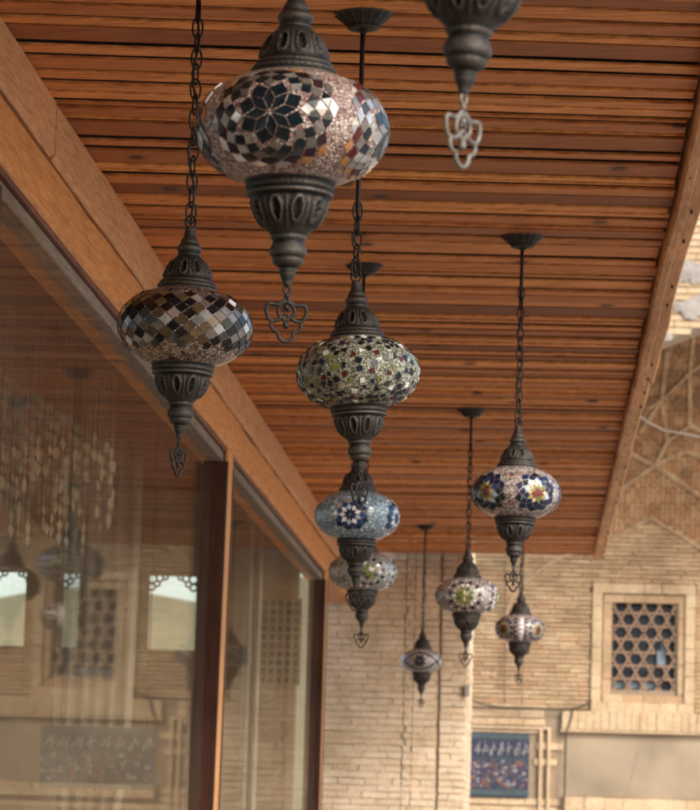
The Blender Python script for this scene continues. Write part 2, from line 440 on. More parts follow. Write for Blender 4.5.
def g_green_ring(mb):
    for k in range(4):
        ph = FRONT + math.radians(-4+86*k); V = -.03
        rosette(mb, ph, V, 8, [0, .06, .11, .16], [['cream', 'olive'], ['olive', 'green', 'green']], sq=1)
        dots(mb, ph, V, 14, .175, .024, ['cream', 'white']); dots(mb, ph, V, 11, .245, .038, ['teal', 'dark', 'navy'], .1)
        dots(mb, ph, V, 11, .30, .018, ['white'], .38)
def g_zigzag(mb):
    for k in range(4):
        ph = FRONT + math.radians(-42+90*k); V = -.03
        rosette(mb, ph, V, 8, [0, .06, .11, .15], ['maroon', ['yellow', 'olive']], sq=1)
        dots(mb, ph, V, 11, .20, .040, ['navy', 'teal'], .1)
        for s_ in (-1, 1):
            for q, v in enumerate((-.26, -.17, -.08, .01, .10, .19)):
                tile(mb, ph+s_*math.radians(33), [(-.045, v-.045), (.05, v), (-.045, v+.045)], 'maroon' if q % 2 else 'navy', 1)
                tile(mb, ph+s_*math.radians(43), [(.035, v-.045), (-.045, v), (.035, v+.045)][::-1], 'white', 1)
def g_eye(mb):
    for k in range(3):
        ph = FRONT + math.radians(-6+100*k); V = -.03
        rosette(mb, ph, V, 8, [0, .07, .12, .17], ['navy', ['green', 'teal']], sq=1)
        for s_ in (-1, 1):
            N = 14
            for i in range(N):
                u0, u1 = -.40+.80*i/N, -.40+.80*(i+1)/N
                f = lambda u, o: V + s_*(.235*math.cos(u/.40*PI/2) + .0 + o)
                for (o0, o1, cc) in ((-.03, .03, 'dark'), (.035, .055, 'white')):
                    tile(mb, ph, [(u0, f(u0, o0)), (u1, f(u1, o0)), (u1, f(u1, o1)), (u0, f(u0, o1))][::s_], cc, .99, kconst=.45)

# the direction from the lantern to the camera is about -Y
FRONT = -PI/2

def rope(z, z0, z1, th, n, a): return a*math.cos(n*th + (z-z0)*260) if z0 <= z <= z1 else 0
def dense(pts, step=.0085):
    out = []
    for i in range(len(pts)-1):
        (r0, z0), (r1, z1) = pts[i], pts[i+1]; n = max(1, int(math.hypot(r1-r0, z1-z0)/step))
        for k in range(n): out.append((r0+(r1-r0)*k/n, z0+(z1-z0)*k/n))
    out.append(pts[-1]); return out
def almond(z, zc_, hz, th, n, w):
    """>0 inside the pierced almond"""
    t = ((th*n/(2*PI)) % 1) - .5
    e = 1 - ((z-zc_)/hz)**2
    return e - (t/w)**2
NF = 10
def top_cap_mesh():
    P_ = [(.20, .240), (.224, .243), (.232, .252), (.230, .262), (.222, .268), (.216, .270), (.219, .278), (.222, .288), (.217, .298), (.205, .303), (.201, .309), (.203, .316), (.196, .328), (.188, .332),
          (.184, .345), (.178, .37), (.168, .40), (.154, .43), (.137, .46), (.117, .485), (.097, .505), (.088, .510), (.084, .516), (.088, .522), (.082, .530), (.078, .536), (.080, .545), (.088, .556), (.094, .568), (.092, .582), (.080, .596), (.070, .604),
          (.068, .612), (.068, .622), (.064, .632), (.060, .640), (.050, .655), (.044, .675), (.040, .70), (.040, .72), (.032, .735), (.010, .742)]
    def rf(r, z, th):
        u = z/D
        q = r
        q += D*rope(u, .275, .296, th, 40, .004)
        if .336 < u < .502:
            e = math.sin((u-.336)/.166*PI)**.5
            q += D*(.004*e*abs(math.cos(NF*th/2)) - .003 + .009*e*math.exp(-((((th*NF/(2*PI)) % 1)-.5)/.055)**2))
            if almond(u, .418, .046, th+PI/NF, NF, .20) > 0: q -= D*.024
            elif almond(u, .418, .064, th+PI/NF, NF, .32) > 0: q += D*.009
        if .30 < u < .33: q += D*.0015*math.cos(48*th)
        return q
    mb = MB()
    mb.lathe([(r*D, z*D) for r, z in dense(P_)], 144, rf, 0,
             lambda p, th: 1 if (.34 < p[1]/D < .50 and almond(p[1]/D, .418, .042, th+PI/NF, NF, .18) > 0) else 0)
    return mb.mesh('top_cap', [MT['bronze'], MT['bronzehole']], True)
def bottom_cap_mesh(mat):
    P_ = [(.20, -.252), (.230, -.256), (.240, -.264), (.241, -.274), (.230, -.284), (.222, -.290), (.226, -.298), (.229, -.310), (.227, -.320), (.216, -.326), (.214, -.332), (.226, -.340), (.225, -.352), (.205, -.360),
          (.199, -.368), (.197, -.39), (.191, -.42), (.180, -.45), (.163, -.48), (.140, -.508), (.118, -.530), (.104, -.545), (.096, -.552), (.090, -.558), (.094, -.566), (.090, -.578), (.082, -.586), (.080, -.596),
          (.086, -.608), (.094, -.624), (.098, -.642), (.096, -.658), (.086, -.668), (.080, -.674), (.082, -.684), (.078, -.700), (.066, -.714), (.050, -.722), (.044, -.728), (.046, -.738), (.040, -.746), (.042, -.758), (.034, -.775), (.026, -.795), (.022, -.812), (.010, -.822)]
    def rf(r, z, th):
        u = -z/D; q = r
        q += D*rope(u, .296, .320, th, 44, .0045)
        if .362 < u < .548:
            e = math.sin((u-.362)/.186*PI)**.5
            q += D*(.003*e*abs(math.cos(NF*th/2)) - .003 + .009*e*math.exp(-((((th*NF/(2*PI)) % 1)-.5)/.055)**2))
            if almond(u, .445, .050, th+PI/NF, NF, .17) > 0: q -= D*.024
            elif almond(u, .445, .074, th+PI/NF, NF, .31) > 0: q += D*.011
        return q
    mb = MB()
    mb.lathe([(r*D, z*D) for r, z in dense(P_)][::-1], 144, rf, 0,
             lambda p, th: 1 if (.34 < -p[1]/D < .55 and almond(-p[1]/D, .445, .046, th+PI/NF, NF, .155) > 0) else 0)
    return mb.mesh('bottom_cap', [mat, MT['bronzehole']], True)
def smooth_path(pts, n=5, closed=False):
    P_ = [Vector(p) for p in pts]; N = len(P_); out = []
    for i in range(N if closed else N-1):
        if closed: a, b, c, d = P_[(i-1) % N], P_[i], P_[(i+1) % N], P_[(i+2) % N]
        else: a, b, c, d = P_[max(i-1, 0)], P_[i], P_[i+1], P_[min(i+2, N-1)]
        for k in range(n):
            t = k/n
            out.append(.5*((2*b)+(c-a)*t+(2*a-5*b+4*c-d)*t*t+(3*b-a-3*c+d)*t**3))
    if not closed: out.append(P_[-1])
    return out
def charm_mesh(mat):
    mb = MB(); S = D/194/9
    def c(x, y): return ((x-312)*S, 0, -(y-235)*S)
    for sg in (1, -1):
        def h(pts, r=17): mb.tube(smooth_path([c(312+sg*(x-312), y) for x, y in pts], 5), r*S, 8)
        h([(306, 345), (272, 378), (225, 408), (165, 400), (134, 420), (132, 480), (152, 530), (182, 552), (235, 545), (272, 515)])
        h([(182, 552), (176, 598), (205, 640), (238, 652), (250, 698), (285, 732), (312, 738)])
        h([(312, 372), (268, 398), (240, 440), (240, 490), (275, 520), (312, 545)], 16)
        h([(312, 480), (285, 515), (312, 548)], 14); h([(272, 515), (300, 560), (312, 590)], 14)
    for (x, y, r) in ((312, 425, 30), (292, 452, 17), (332, 452, 17), (312, 590, 32), (312, 320, 24)):
        n = [Vector(c(x, y-r)), Vector(c(x, y-r*.5)), Vector(c(x, y+r*.5)), Vector(c(x, y+r))]
        mb.tube(n, [r*.35*S, r*.9*S, r*.9*S, r*.35*S], 8)
    mb.tube([c(312, 345), c(312, 300)], [24*S, 18*S], 8)
    ring = [(312+30*math.cos(t), 262+36*math.sin(t)) for t in [2*PI*k/16 for k in range(16)]]
    mb.tube([c(*p) for p in ring], 12*S, 8, True)
    ring = [Vector((0, 20*S*math.cos(t), -( -14+26*math.sin(t))*S)) for t in [2*PI*k/14 for k in range(14)]]
    mb.tube(ring, 7*S, 8, True)
    return mb.mesh('charm', mat, True)
def canopy_mesh():
    P_ = [(.235, .0), (.238, -.008), (.225, -.020), (.205, -.035), (.165, -.075), (.135, -.105), (.125, -.118), (.128, -.126), (.105, -.135), (.05, -.145), (.025, -.165), (.018, -.175)]
    def rf(r, z, th): return r*(1+(.035*abs(math.cos(8*th))+.015*math.cos(32*th))*(1 if r > .12*D else 0))
    mb = MB(); mb.lathe([(r*D, z*D) for r, z in dense(P_, .012)][::-1], 192, rf); return mb.mesh('ceiling_canopy', MT['bronze'], True)
def ring_mesh():
    mb = MB(); R = .040*D
    mb.tube([(R*math.cos(t), 0, .775*D+1.15*R*math.sin(t)) for t in [2*PI*k/18 for k in range(18)]], .009*D, 8, True)
    return mb.mesh('hanging_ring', MT['iron'], True)
TOPM, BOTM, BOTP, CHM, CHP, CAN, RNG = top_cap_mesh(), bottom_cap_mesh(MT['bronze']), bottom_cap_mesh(MT['bronze']), charm_mesh(MT['iron']), charm_mesh(MT['bronzepale']), canopy_mesh(), ring_mesh()

def chain_mesh(L, s, rodf, first):
    """links hang from z=-rodf*L down to -L; the rest is a straight electric rod"""
    mb = MB(); lp = .0245*s; a, b = .0085*s, .0165*s; r = .0017*s
    z = -L + b*.6; k = 0
    while z < -rodf*L - .01:
        pts = []
        for i in range(16):
            t = 2*PI*i/16; x = a*math.copysign(abs(math.cos(t))**.8, math.cos(t)); zz = b*math.sin(t)
            th = .5 + (PI/2 if k % 2 else 0); pts.append((x*math.cos(th), x*math.sin(th), z+zz))
        mb.tube(pts, r, 6, True); z += lp; k += 1
    return mb.mesh('chain', MT['iron'], True)
def cable_mesh(L, s, rodf, ph):
    mb = MB(); N = 26; pts = []; rr = []
    for i in range(N+1):
        z = -L*i/N - .03*s
        f = max(0, (i/N-rodf)/(1-rodf)); w = .0075*s*math.sin(f*PI)*math.sin(f*17+ph)
        pts.append((w*math.cos(ph), w*math.sin(ph), max(z, -L-.02*s))); rr.append(.0042*s if i/N < rodf else .0021*s)
    mb.tube(pts[:-2]+[(0, 0, -L-.01*s)], rr[:-1], 8); return mb.mesh('cable', MT['iron'], True)

GROUP = 'mosaic lanterns hanging from the wooden ceiling'
def lantern(cx, cy, w, pattern, bead, label, s=1.0, tilt=0.0, spin=0.0, charm=.0, pale=False, rodf=.22, dist=None):
    global FRONT
    zcam = F*D*s/w if dist is None else None
    r = ray(cx, cy); 
    C = EYE + r*(zcam/F) if zcam else EYE + r*(dist/r.y)
    top_z = .822*D*s
    # body tilts in the picture plane about its ring
    cap = Vector((C.x + math.sin(tilt)*top_z, C.y, C.z + math.cos(tilt)*top_z))
    root = Vector((cap.x, cap.y, zc(cap.x)-.002)); L = root.z - cap.z
    o = empty('mosaic_lantern', root, label, 'lantern', GROUP)
    toc = EYE - C; FRONT = math.atan2(toc.y, toc.x)
    q = Matrix.Rotation(tilt, 4, 'Y').to_quaternion()
    def put(name, me, parent, loc, rot=None, sc=1.0):
        p = bpy.data.objects.new(name, me); COL.objects.link(p); p.parent = parent; p.location = loc; p.scale = (sc,)*3
        if rot is not None: p.rotation_mode = 'QUATERNION'; p.rotation_quaternion = rot
        return p
    zq = Matrix.Rotation(spin, 4, 'Z').to_quaternion()
    put('ceiling_canopy', CAN, o, (0, 0, 0), Matrix.Rotation(-math.atan(SB), 4, 'Y').to_quaternion(), s)
    put('chain', chain_mesh(L, s, rodf, 0), o, (0, 0, 0)); put('cable', cable_mesh(L, s, rodf, spin), o, (0, 0, 0))
    bl = C - root
    tc = put('top_cap', TOPM, o, bl + q @ Vector((0, 0, .022*D*s)), q @ zq, s); put('hanging_ring', RNG, tc, (0, 0, 0))
    mb = MB(); globe_base(mb); pattern(mb)
    me = mb.mesh('glass_globe', [BD[bead]] + [TL[k] for k in TN], False)
    nb = 48*96+2
    me.polygons.foreach_set('use_smooth', [i < nb for i in range(len(me.polygons))])
    put('glass_globe', me, o, bl, q, s)
    put('bottom_cap', BOTM, o, bl, q @ zq, s)
    tip = Vector((0, 0, -.822*D*s)); tip.rotate(q)
    put('charm', CHP if pale else CHM, o, bl + tip, Matrix.Rotation(charm, 4, 'Z').to_quaternion(), s)
    print('LANTERN', cx, cy, 'Y=%.2f' % root.y, 'canopy px', project(root))
    return o
def project(p):
    v = Vector(p) - EYE
    c = r_*v.x + d_*v.y + u_*v.z
    return (round(CX + F*c.x/c.z, 1), round(CY + F*c.y/c.z, 1))

lantern(292, 130, 193, g_starburst, 'pink', 'largest whole lantern, pink globe with a dark starburst of tiles, at top centre', tilt=.0, charm=.25)
lantern(185, 328, 135, g_argyle, 'brown', 'lantern with a net of brown, black and white diamond tiles, before the window glass', tilt=.018, spin=.2, charm=1.12)
lantern(358, 373, 123, g_chips, 'green', 'silvery green lantern set with loose navy, olive and white chips, at picture centre', tilt=-.05, spin=.1, charm=.9, rodf=.72)
lantern(357, 516, 85, g_blue, 'blue', 'sky blue lantern with navy and white petals, just below the silvery green one', spin=.3, charm=.3, rodf=.3)
lantern(363, 572, 68, g_dotted, 'greyblue', 'grey blue lantern with rings of dark red dots, half hidden behind the sky blue one', spin=.3, charm=.1, tilt=.0)
lantern(516, 493, 89, g_flower, 'rose', 'lantern with navy flowers with red and yellow hearts, on a link chain at right', tilt=.011, charm=.5, rodf=.27)
lantern(467, 596, 63, g_green_ring, 'rose', 'pale rose lantern with one green rosette ringed by dark dots, on a long chain', spin=.4, charm=.35, rodf=.25)
lantern(520, 629, 50, g_zigzag, 'rose', 'small rose lantern with zigzag columns and yellow medallion, below the flowered lantern', spin=.1, charm=.8, tilt=.014)
lantern(422, 661, 42, g_eye, 'rose', 'smallest and farthest lantern, dark eye shaped outline, before the pale brick pier', s=.92, charm=.9, rodf=.3)
lantern(481, -107, 252, g_starburst, 'pink', 'nearest lantern at the top edge, only its fluted bronze cup and pale charm in view', tilt=.06, charm=.9, pale=True)

# ------------------------------------------------------------------ porch
XL = onceil(238, 377).x; XR = onceil(625, 415).x; YE = onceil(470, 551).y - DB*onceil(470, 551).x
print('XL', XL, 'XR', XR, 'YE', YE, 'SB', SB, 'DB', DB)
XG = -.957; XF = XL + .008
porch = empty('timber_porch', (0, 0, 0), 'long wooden porch with plank ceiling, orange beam and glazed bays along the left', 'porch')
def plank(mb, y0, y1, x0, x1, dz0, dz1, th, mat, seed, wob):
    """one board across the ceiling; underside at zc - dz"""
    def P_(x, y, dz): return (x, y + DB*x + wob*x, zc(x) - dz)
    bev = .0015
    xs = [x0 + (x1-x0)*i/6 for i in range(7)]; ed = [random.uniform(-.0015, .0015) for _ in xs]
    for i in range(6):
        a, b = xs[i], xs[i+1]; ea, eb = ed[i], ed[i+1]
        prof = lambda x, e: [P_(x, y0+e, -th-.0), P_(x, y0+e, dz0-bev), P_(x, y0+e+bev, dz0), P_(x, y1+e-bev, dz1), P_(x, y1+e, dz1-bev), P_(x, y1+e, -th)]
        A, B = prof(a, ea), prof(b, eb)
        for k in range(5): mb.face([A[k], B[k], B[k+1], A[k+1]], mat, seed)
        if i == 5: mb.face([B[k] for k in range(6)], mat, seed)
        if i == 0: mb.face([A[k] for k in range(6)][::-1], mat, seed)
mb = MB(); y = -3.0
while y < YE:
    big = random.random() < .7
    if big:
        w = random.choice([random.uniform(.085, .13), random.uniform(.12, .20)]); dz = random.uniform(.004, .006); plank(mb, y, y+w-random.choice([.008, .014, .020, .030]), XL-.02, XR-random.uniform(.0, .009), dz, dz-.004, .0005, 0, random.choice([random.uniform(.0, .4), random.uniform(.3, .75)]), random.uniform(-.006, .006)); y += w
    for _ in range(random.choice([1, 1, 2, 3])):
        w = random.uniform(.035, .095); dz = random.uniform(.004, .008); plank(mb, y, y+w-random.choice([.008, .012, .018, .028]), XL-.02, XR-random.uniform(.0, .010), dz, dz-random.uniform(-.002, .006), .0005, 0, random.uniform(.5, 1.0), random.uniform(-.006, .006)); y += w
mb.build('plank_ceiling', MT['board'], porch)
mb = MB()
mb.hexa([(XL-.3, -3, zc(XL)+.06), (XR+.04, -3, zc(XR)+.06), (XR+.04, YE+DB*XR, zc(XR)+.06), (XL-.3, YE+DB*XL, zc(XL)+.06),
         (XL-.3, -3, zc(XL)+.16), (XR+.04, -3, zc(XR)+.16), (XR+.04, YE+DB*XR, zc(XR)+.16), (XL-.3, YE+DB*XL, zc(XL)+.16)])
mb.build('roof_deck', MT['gap'], porch)
# fascia strip under the open edge
mb = MB()
def strip(mb, y0, y1, wob, xo, w=.056, h=.030, n=10, mat=0):
    L = []
    for i in range(n+1):
        yy = y0+(y1-y0)*i/n; x = XR + xo + wob*math.sin(yy*2.1+xo*90) + random.uniform(-.0025, .0025)
        L.append([(x, yy, zc(x)+.058), (x, yy, zc(x)-h), (x+.006, yy, zc(x)-h-.006), (x+w*.45, yy, zc(x)-h-.004), (x+w*.5, yy, zc(x)-h+.002), (x+w, yy, zc(x)-h*.8), (x+w+.004, yy, zc(x)-h*.8+.006), (x+w+.004, yy, zc(x)+.16)])
    for i in range(n):
        for k in range(7): mb.face([L[i][k], L[i+1][k], L[i+1][k+1], L[i][k+1]], mat)
    mb.face(L[0][::-1]); mb.face(L[-1])
ye = YE + DB*XR
strip(mb, -3, 4.8, .002, -.004); strip(mb, 4.805, 9.9, .0012, .001, n=24); strip(mb, 9.902, ye+.01, .0012, -.003, w=.05, n=24)
for i in range(34):   # nail heads
    yy = 5 + i*.34 + random.uniform(-.05, .05); x = XR+random.choice([.018, .04])
    mb.tube([(x, yy, zc(x)-.037), (x, yy, zc(x)-.026)], .003, 6, mat=1)
mb.build('fascia_board', [MT['fascia'], MT['gap']], porch)
# header beam: upper pale board, lower orange board standing proud
zL2 = atX(144, 289, XF).z; zL3 = atX(122, 312, XF).z
print('zL2', zL2, 'zL3', zL3)
def beam(name, x0, x1, z0, z1, ys, mat, jog=.0):
    mb = MB()
    for (ya, yb) in ys:
        n = max(2, int((yb-ya)/.25)); pr = None
        for i in range(n+1):
            yy = ya+(yb-ya)*i/n; jx = random.uniform(-.0025, .0025); jz = random.uniform(-.0025, .0025); e = .009
            c = [(x0, yy, z1+jz), (x1-e+jx, yy, z1+jz), (x1+jx, yy, z1+jz-e), (x1+jx, yy, z0+jz+e), (x1+jx-e, yy, z0+jz), (x0, yy, z0+jz)]
            if pr:
                for k in range(6): mb.face([pr[k], pr[(k+1) % 6], c[(k+1) % 6], c[k]])
            else: mb.face(c)
            pr = c
        mb.face(pr[::-1])
    return mb.build(name, mat, porch)
yj = atX(55, 164, XL).y; yj2 = atX(281, 492, XF).y
print('yj', yj, yj2)
mb = MB(); mb.box((XL-.13, -3, zL2+.0005), (XL-.03, YE-.01, zL2+.0215)); mb.build('beam_joint', MT['gap'], porch)
beam('upper_beam', XL-.14, XL, zL2+.022, zc(XL)-.001, [(-3, yj-.0015), (yj+.0015, YE)], MT['beam'])
beam('lower_beam', XL-.12, XF, zL3, zL2, [(-3, 1.6), (1.603, yj2-.002), (yj2+.002, YE)], MT['beam2'])
# window bays
yP1 = atX(229.5, 446, XF).y; yP2 = atX(326, 580, XF).y; yP0 = atX(2, 162, XF).y - .03
print('posts', yP0, yP1, yP2)
for yy, dep in ((yP0-.14, .16), (yP1, .17), (yP2, .14), (yP0-4.2, .12)):
    mb = MB(); x0, x1 = XG-.03, XF-.003
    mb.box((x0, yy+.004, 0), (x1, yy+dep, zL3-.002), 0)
    mb.box((x0+.0, yy, 0), (x1-.008, yy+.0038, zL3-.002), 1)  # thin slab, near face coloured dark for its shade
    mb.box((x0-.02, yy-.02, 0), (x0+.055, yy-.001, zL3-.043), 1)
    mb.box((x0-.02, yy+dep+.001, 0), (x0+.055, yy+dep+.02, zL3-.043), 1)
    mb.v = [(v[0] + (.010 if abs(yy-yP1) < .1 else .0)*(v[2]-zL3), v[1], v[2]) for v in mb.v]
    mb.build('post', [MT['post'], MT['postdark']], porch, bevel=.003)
bays = [(yP0+.04, yP1-.03, 0.6), (yP1+.20, yP2-.03, 0.0), (yP0-4.2+.14, yP0-.17, 0)]
for (ya, yb, ang) in bays:
    fr = empty('window', (0, 0, 0), None, None); fr.parent = porch
    mb = MB(); mb.box((XG-.03, ya, zL3-.016), (XF-.005, yb, zL3-.004)); mb.build('head_liner', MT['framewood'], fr, bevel=.002)
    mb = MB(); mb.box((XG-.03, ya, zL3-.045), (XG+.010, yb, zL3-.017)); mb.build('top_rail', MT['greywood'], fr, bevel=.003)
    mb = MB(); mb.box((XG-.03, ya, .35), (XG+.03, yb, .42)); mb.build('bottom_rail', MT['framewood'], fr, bevel=.003)
    mb = MB(); L = yb-ya; xm = XG-.005; t = math.radians(ang); cy_ = (ya+yb)/2
    dx = math.sin(t)*L/2; 
    mb.hexa([(xm+dx-.003, ya, .42), (xm+dx+.003, ya, .42), (xm-dx+.003, yb, .42), (xm-dx-.003, yb, .42), (xm+dx-.003, ya, zL3-.043), (xm+dx+.003, ya, zL3-.043), (xm-dx+.003, yb, zL3-.043), (xm-dx-.003, yb, zL3-.043)])
    mb.build('glass_pane', MT['glass'], fr)
mb = MB(); mb.box((XG-.05, -3, 0), (XF, YE, .35)); mb.build('sill_wall', MT['palebrick'], porch)

# ------------------------------------------------------------------ room behind the glass
YR = 9.35*K
room = empty('room_shell', (0, 0, 0), 'dim room behind the window glass with openings onto pale sky and hills', 'room')
mb = MB(); mb.box((-6, -3, .0), (XG-.06, YR, .06)); mb.build('room_floor', MT['floor'], room)
mb = MB(); mb.box((-6.1, -3, 0), (-6, YR, .8)); mb.build('side_wall', MT['roomwall'], room)  # unseen wall kept low so that daylight brightens the room
mb = MB(); mb.box((-6, -3.1, 0), (XG-.06, -3.0, 3.4)); mb.build('near_wall', MT['roomwall'], room)
mb = MB(); mb.box((-6.1, -3.1, 3.0), (XL-.16, YR+.1, 3.12)); mb.build('room_ceiling', MT['board'], room)
# end wall with three openings
ops = [(-14, 36), (60, 79), (147, 196)]
zt = atY(100, 573, YR).z; zb = atY(100, 648, YR).z
mb = MB(); xs = -6
ox = [(atY(a, 600, YR).x, atY(b, 600, YR).x) for a, b in ops]
print('openings', ox, zt, zb)
mb.box((-6, YR, 0), (XL-.15, YR+.1, zb)); mb.box((-6, YR, zt), (XL-.15, YR+.1, 3.0))
for (a, b) in ox:
    mb.box((xs, YR, zb), (a, YR+.1, zt)); xs = b
mb.box((xs, YR, zb), (XL-.15, YR+.1, zt))
mb.build('end_wall', MT['roomwall'], room)
for (a, b) in ox:       # carved corner brackets
    mb = MB()
    for (cx_, sg) in ((a, 1), (b, -1)):
        if b-a < .1 and sg < 0: continue
        for (dx, dz, rr) in ((.018, -.018, .020), (.052, -.014, .016), (.016, -.055, .016), (.040, -.040, .013), (.078, -.010, .011)):
            mb.tube([(cx_+sg*dx+rr*math.cos(t), YR+.03, zt+dz+rr*math.sin(t)) for t in [2*PI*k/14 for k in range(14)]], .005, 6, True)
    mb.build('carved_bracket', MT['postdark'], room, smooth=True)
mb = MB(); a = atY(27, 560, 8.6*K).x; b = atY(60, 560, 8.6*K).x
mb.box((a, 8.6*K, .06), (b, 8.6*K+.15, 3.0)); mb.build('inner_post', MT['roomwall'], room, bevel=.004)
def curtain(px0, px1, Y, zt_, zb_, folds, pinch, label, amp=.03):
    mb = MB(); NX, NZ = folds*10, 24; V = []
    x0, x1 = atY(px0, 600, Y).x, atY(px1, 600, Y).x
    for j in range(NZ+1):
        f = j/NZ; z = zt_+(zb_-zt_)*f
        sq = 1-pinch*math.exp(-((f-.72)/.22)**2) if pinch else 1
        for i in range(NX+1):
            g = i/NX; V.append((x0+(x1-x0)*(g*sq), Y+amp*math.sin(g*folds*2*PI+.6*math.sin(f*3))*sq+.4*amp*math.sin(g*folds*5.1), z))
    n = len(mb.v); mb.v += V
    for j in range(NZ):
        for i in range(NX):
            mb.f.append((j*(NX+1)+i, j*(NX+1)+i+1, (j+1)*(NX+1)+i+1, (j+1)*(NX+1)+i)); mb.m.append(0); mb.s.append(0)
    tag(mb.build('curtain', MT['curtain'], smooth=True), label, 'curtain', 'sheer curtains inside the room')
curtain(62, 138, 8.0*K, 2.98, .1, 5, .35, 'sheer beige curtain gathered behind the first big pane, left of the window post')
curtain(244, 262, 8.6*K, 2.98, .1, 2, 0, 'narrow pale curtain behind the second pane, just right of the window post')
# blue patterned hanging
def tilepanel(name, xa, xb, y, za, zb_, label, cat):
    o = empty(name, ((xa+xb)/2, y, za), label, cat); o['abs'] = 1
    del o['abs']
    ox_, oy_, oz_ = (xa+xb)/2, y, za
    W, Hh = xb-xa, zb_-za
    mb = MB(); mb.box((-W/2, -.012, 0), (W/2, .0, Hh), 0)
    rnd = random.Random(5)
    mats = [plainc['pn'], plainc['pt'], plainc['pw'], plainc['pr'], plainc['pp']]
    mb.box((-W/2-.002, -.016, Hh*.90), (W/2+.002, -.0125, Hh*.985), 1); mb.box((-W/2-.002, -.016, Hh*.02), (W/2+.002, -.0125, Hh*.12), 1)
    mb.box((-W/2-.002, -.0155, Hh*.585), (W/2+.002, -.0125, Hh*.61), 1)
    n = max(5, int(W/.05))
    for i in range(n):       # looping white script-like strokes
        cx_ = -W/2 + W*(i+.5)/n; cz = Hh*.75; a = W/n*.36; k = rnd.random()
        pts = [(cx_+a*1.15*math.cos(t+k*3)*(.55+.45*math.sin(2*t+k*6)), -.0165, cz+Hh*.11*math.sin(t*1.5+k*4)*(.6+.4*math.cos(3*t+k))) for t in [2*PI*q/22 for q in range(20)]]
        mb.tube(smooth_path(pts, 2), .0042, 6, mat=2)
        q_ = cx_+a*(rnd.random()*1.6-.8); mb.hexa([(q_, -.0165, cz-Hh*.1), (q_+.005, -.0165, cz-Hh*.1), (q_+.005, -.0125, cz-Hh*.1), (q_, -.0125, cz-Hh*.1), (q_+.012*k, -.0165, cz+Hh*.12), (q_+.012*k+.005, -.0165, cz+Hh*.12), (q_+.012*k+.005, -.0125, cz+Hh*.12), (q_+.012*k, -.0125, cz+Hh*.12)], 2)
    for i in range(int(W*Hh*2600)):
        x = rnd.uniform(-W/2+.01, W/2-.01); z = rnd.uniform(Hh*.14, Hh*.56); s_ = rnd.uniform(.008, .016); m = rnd.choice([1, 2, 3, 3, 4, 4, 4])
        t0 = rnd.uniform(0, PI); h = -.0135-.002*rnd.random()
        mb.face([(x+s_*math.cos(t0+t), h, z+s_*.8*math.sin(t0+t)) for t in (2*PI, 1.25*PI*1.2, PI, .5*PI)], m)
    mb.build('tile_field', mats, o)
    return o
plainc = {'pn': plain('glaze_navy', (.022, .028, .06), .5, var=.4, scale=40), 'pt': plain('glaze_teal', (.045, .070, .078), .6, var=.3, scale=30), 'pw': plain('glaze_white', (.24, .235, .24), .35, var=.2), 'pr': plain('glaze_rust', (.16, .075, .05), .5, var=.3), 'pp': plain('glaze_violet', (.045, .04, .085), .4, var=.3)}
YH = 7.75*K
a = atY(40, 787, YH); b = atY(156, 729, YH)
hp = tilepanel('hanging_panel', a.x, b.x, YH, a.z, b.z, 'wide dark blue patterned panel hanging on cords low in the room behind the glass', 'panel')
mb = MB()
for q in (-.42, .42): mb.tube([(q*(b.x-a.x), -.006, b.z-a.z), (q*(b.x-a.x), -.006, 3.0-a.z)], .002, 5)
mb.build('cord', MT['cable'], hp)
sc_ = empty('mirrored_lattice', (0, 0, 0), None, None); sc_.parent = room  # added in the room for the lattice window's reflection in the pane
la, lb = atY(243, 683, YR-.01), atY(301, 600, YR-.01)
mb = MB(); mb.box((la.x, YR-.006, la.z), (lb.x, YR-.002, lb.z)); mb.build('dark_backing', MT['void'], sc_)
mb = MB(); q = 0
nx = 7; pitch = (lb.x-la.x)/nx
for i in range(nx+1):
    x = la.x + pitch*i; mb.box((x-.006, YR-.022, la.z), (x+.006, YR-.0065, lb.z))
z = la.z
while z <= lb.z+.001:
    mb.box((la.x-.006, YR-.025, z-.006), (lb.x+.006, YR-.0225, z+.006)); z += (lb.z-la.z)/10
mb.build('lattice_bars', MT['roomwall'], sc_)

# garland of pale pieces
mb_root = empty('shell_garland', (atY(50, 370, 5.5*K).x, 5.5*K, 2.9), 'dense pale diamond garland strings hanging behind the glass at upper left', 'garland')
gx, gy, gz = mb_root.location
gp = MB()
for i in range(38):
    px = -30 + i*3.9 + random.uniform(-1.2, 1.2); Y = 5.5*K + (i % 3)*.10
    P0 = atY(px, 372 + max(0, px)*.70, Y); pit = .036; n = max(2, int((10 if px < 60 else 15.5 - px*.09) + random.choice([-3, -2, -1, 0, 0, 1, 2, 3])))
    z = P0.z
    gp.tube([(P0.x-gx, Y-gy, .0), (P0.x-gx, Y-gy, z-gz-n*pit)], .0009, 5)
    for q in range(n):
        if random.random() < .16: continue
        s_ = random.uniform(.012, .019); zz = z - q*pit - random.uniform(0, .012); th = random.uniform(-1.0, 1.0)
        c_, s2 = math.cos(th), math.sin(th); wd = random.uniform(.25, .5); k3 = random.uniform(-.3, .3)
        T = [(k3*s_*.3, 0, s_*1.1), (s_*wd*c_, s_*wd*s2, s_*.2), (-k3*s_*.3, 0, -s_*1.2), (-s_*wd*c_, -s_*wd*s2, s_*.2)]
        F_ = (-.003*s2, .003*c_)
        A = [(P0.x-gx+t[0]+F_[0], Y-gy+t[1]-F_[1], zz-gz+t[2]) for t in T]; B = [(P0.x-gx+t[0]-F_[0], Y-gy+t[1]+F_[1], zz-gz+t[2]) for t in T]
        gp.hexa(A+B)
gp.build('garland_string', MT['bead'], mb_root)

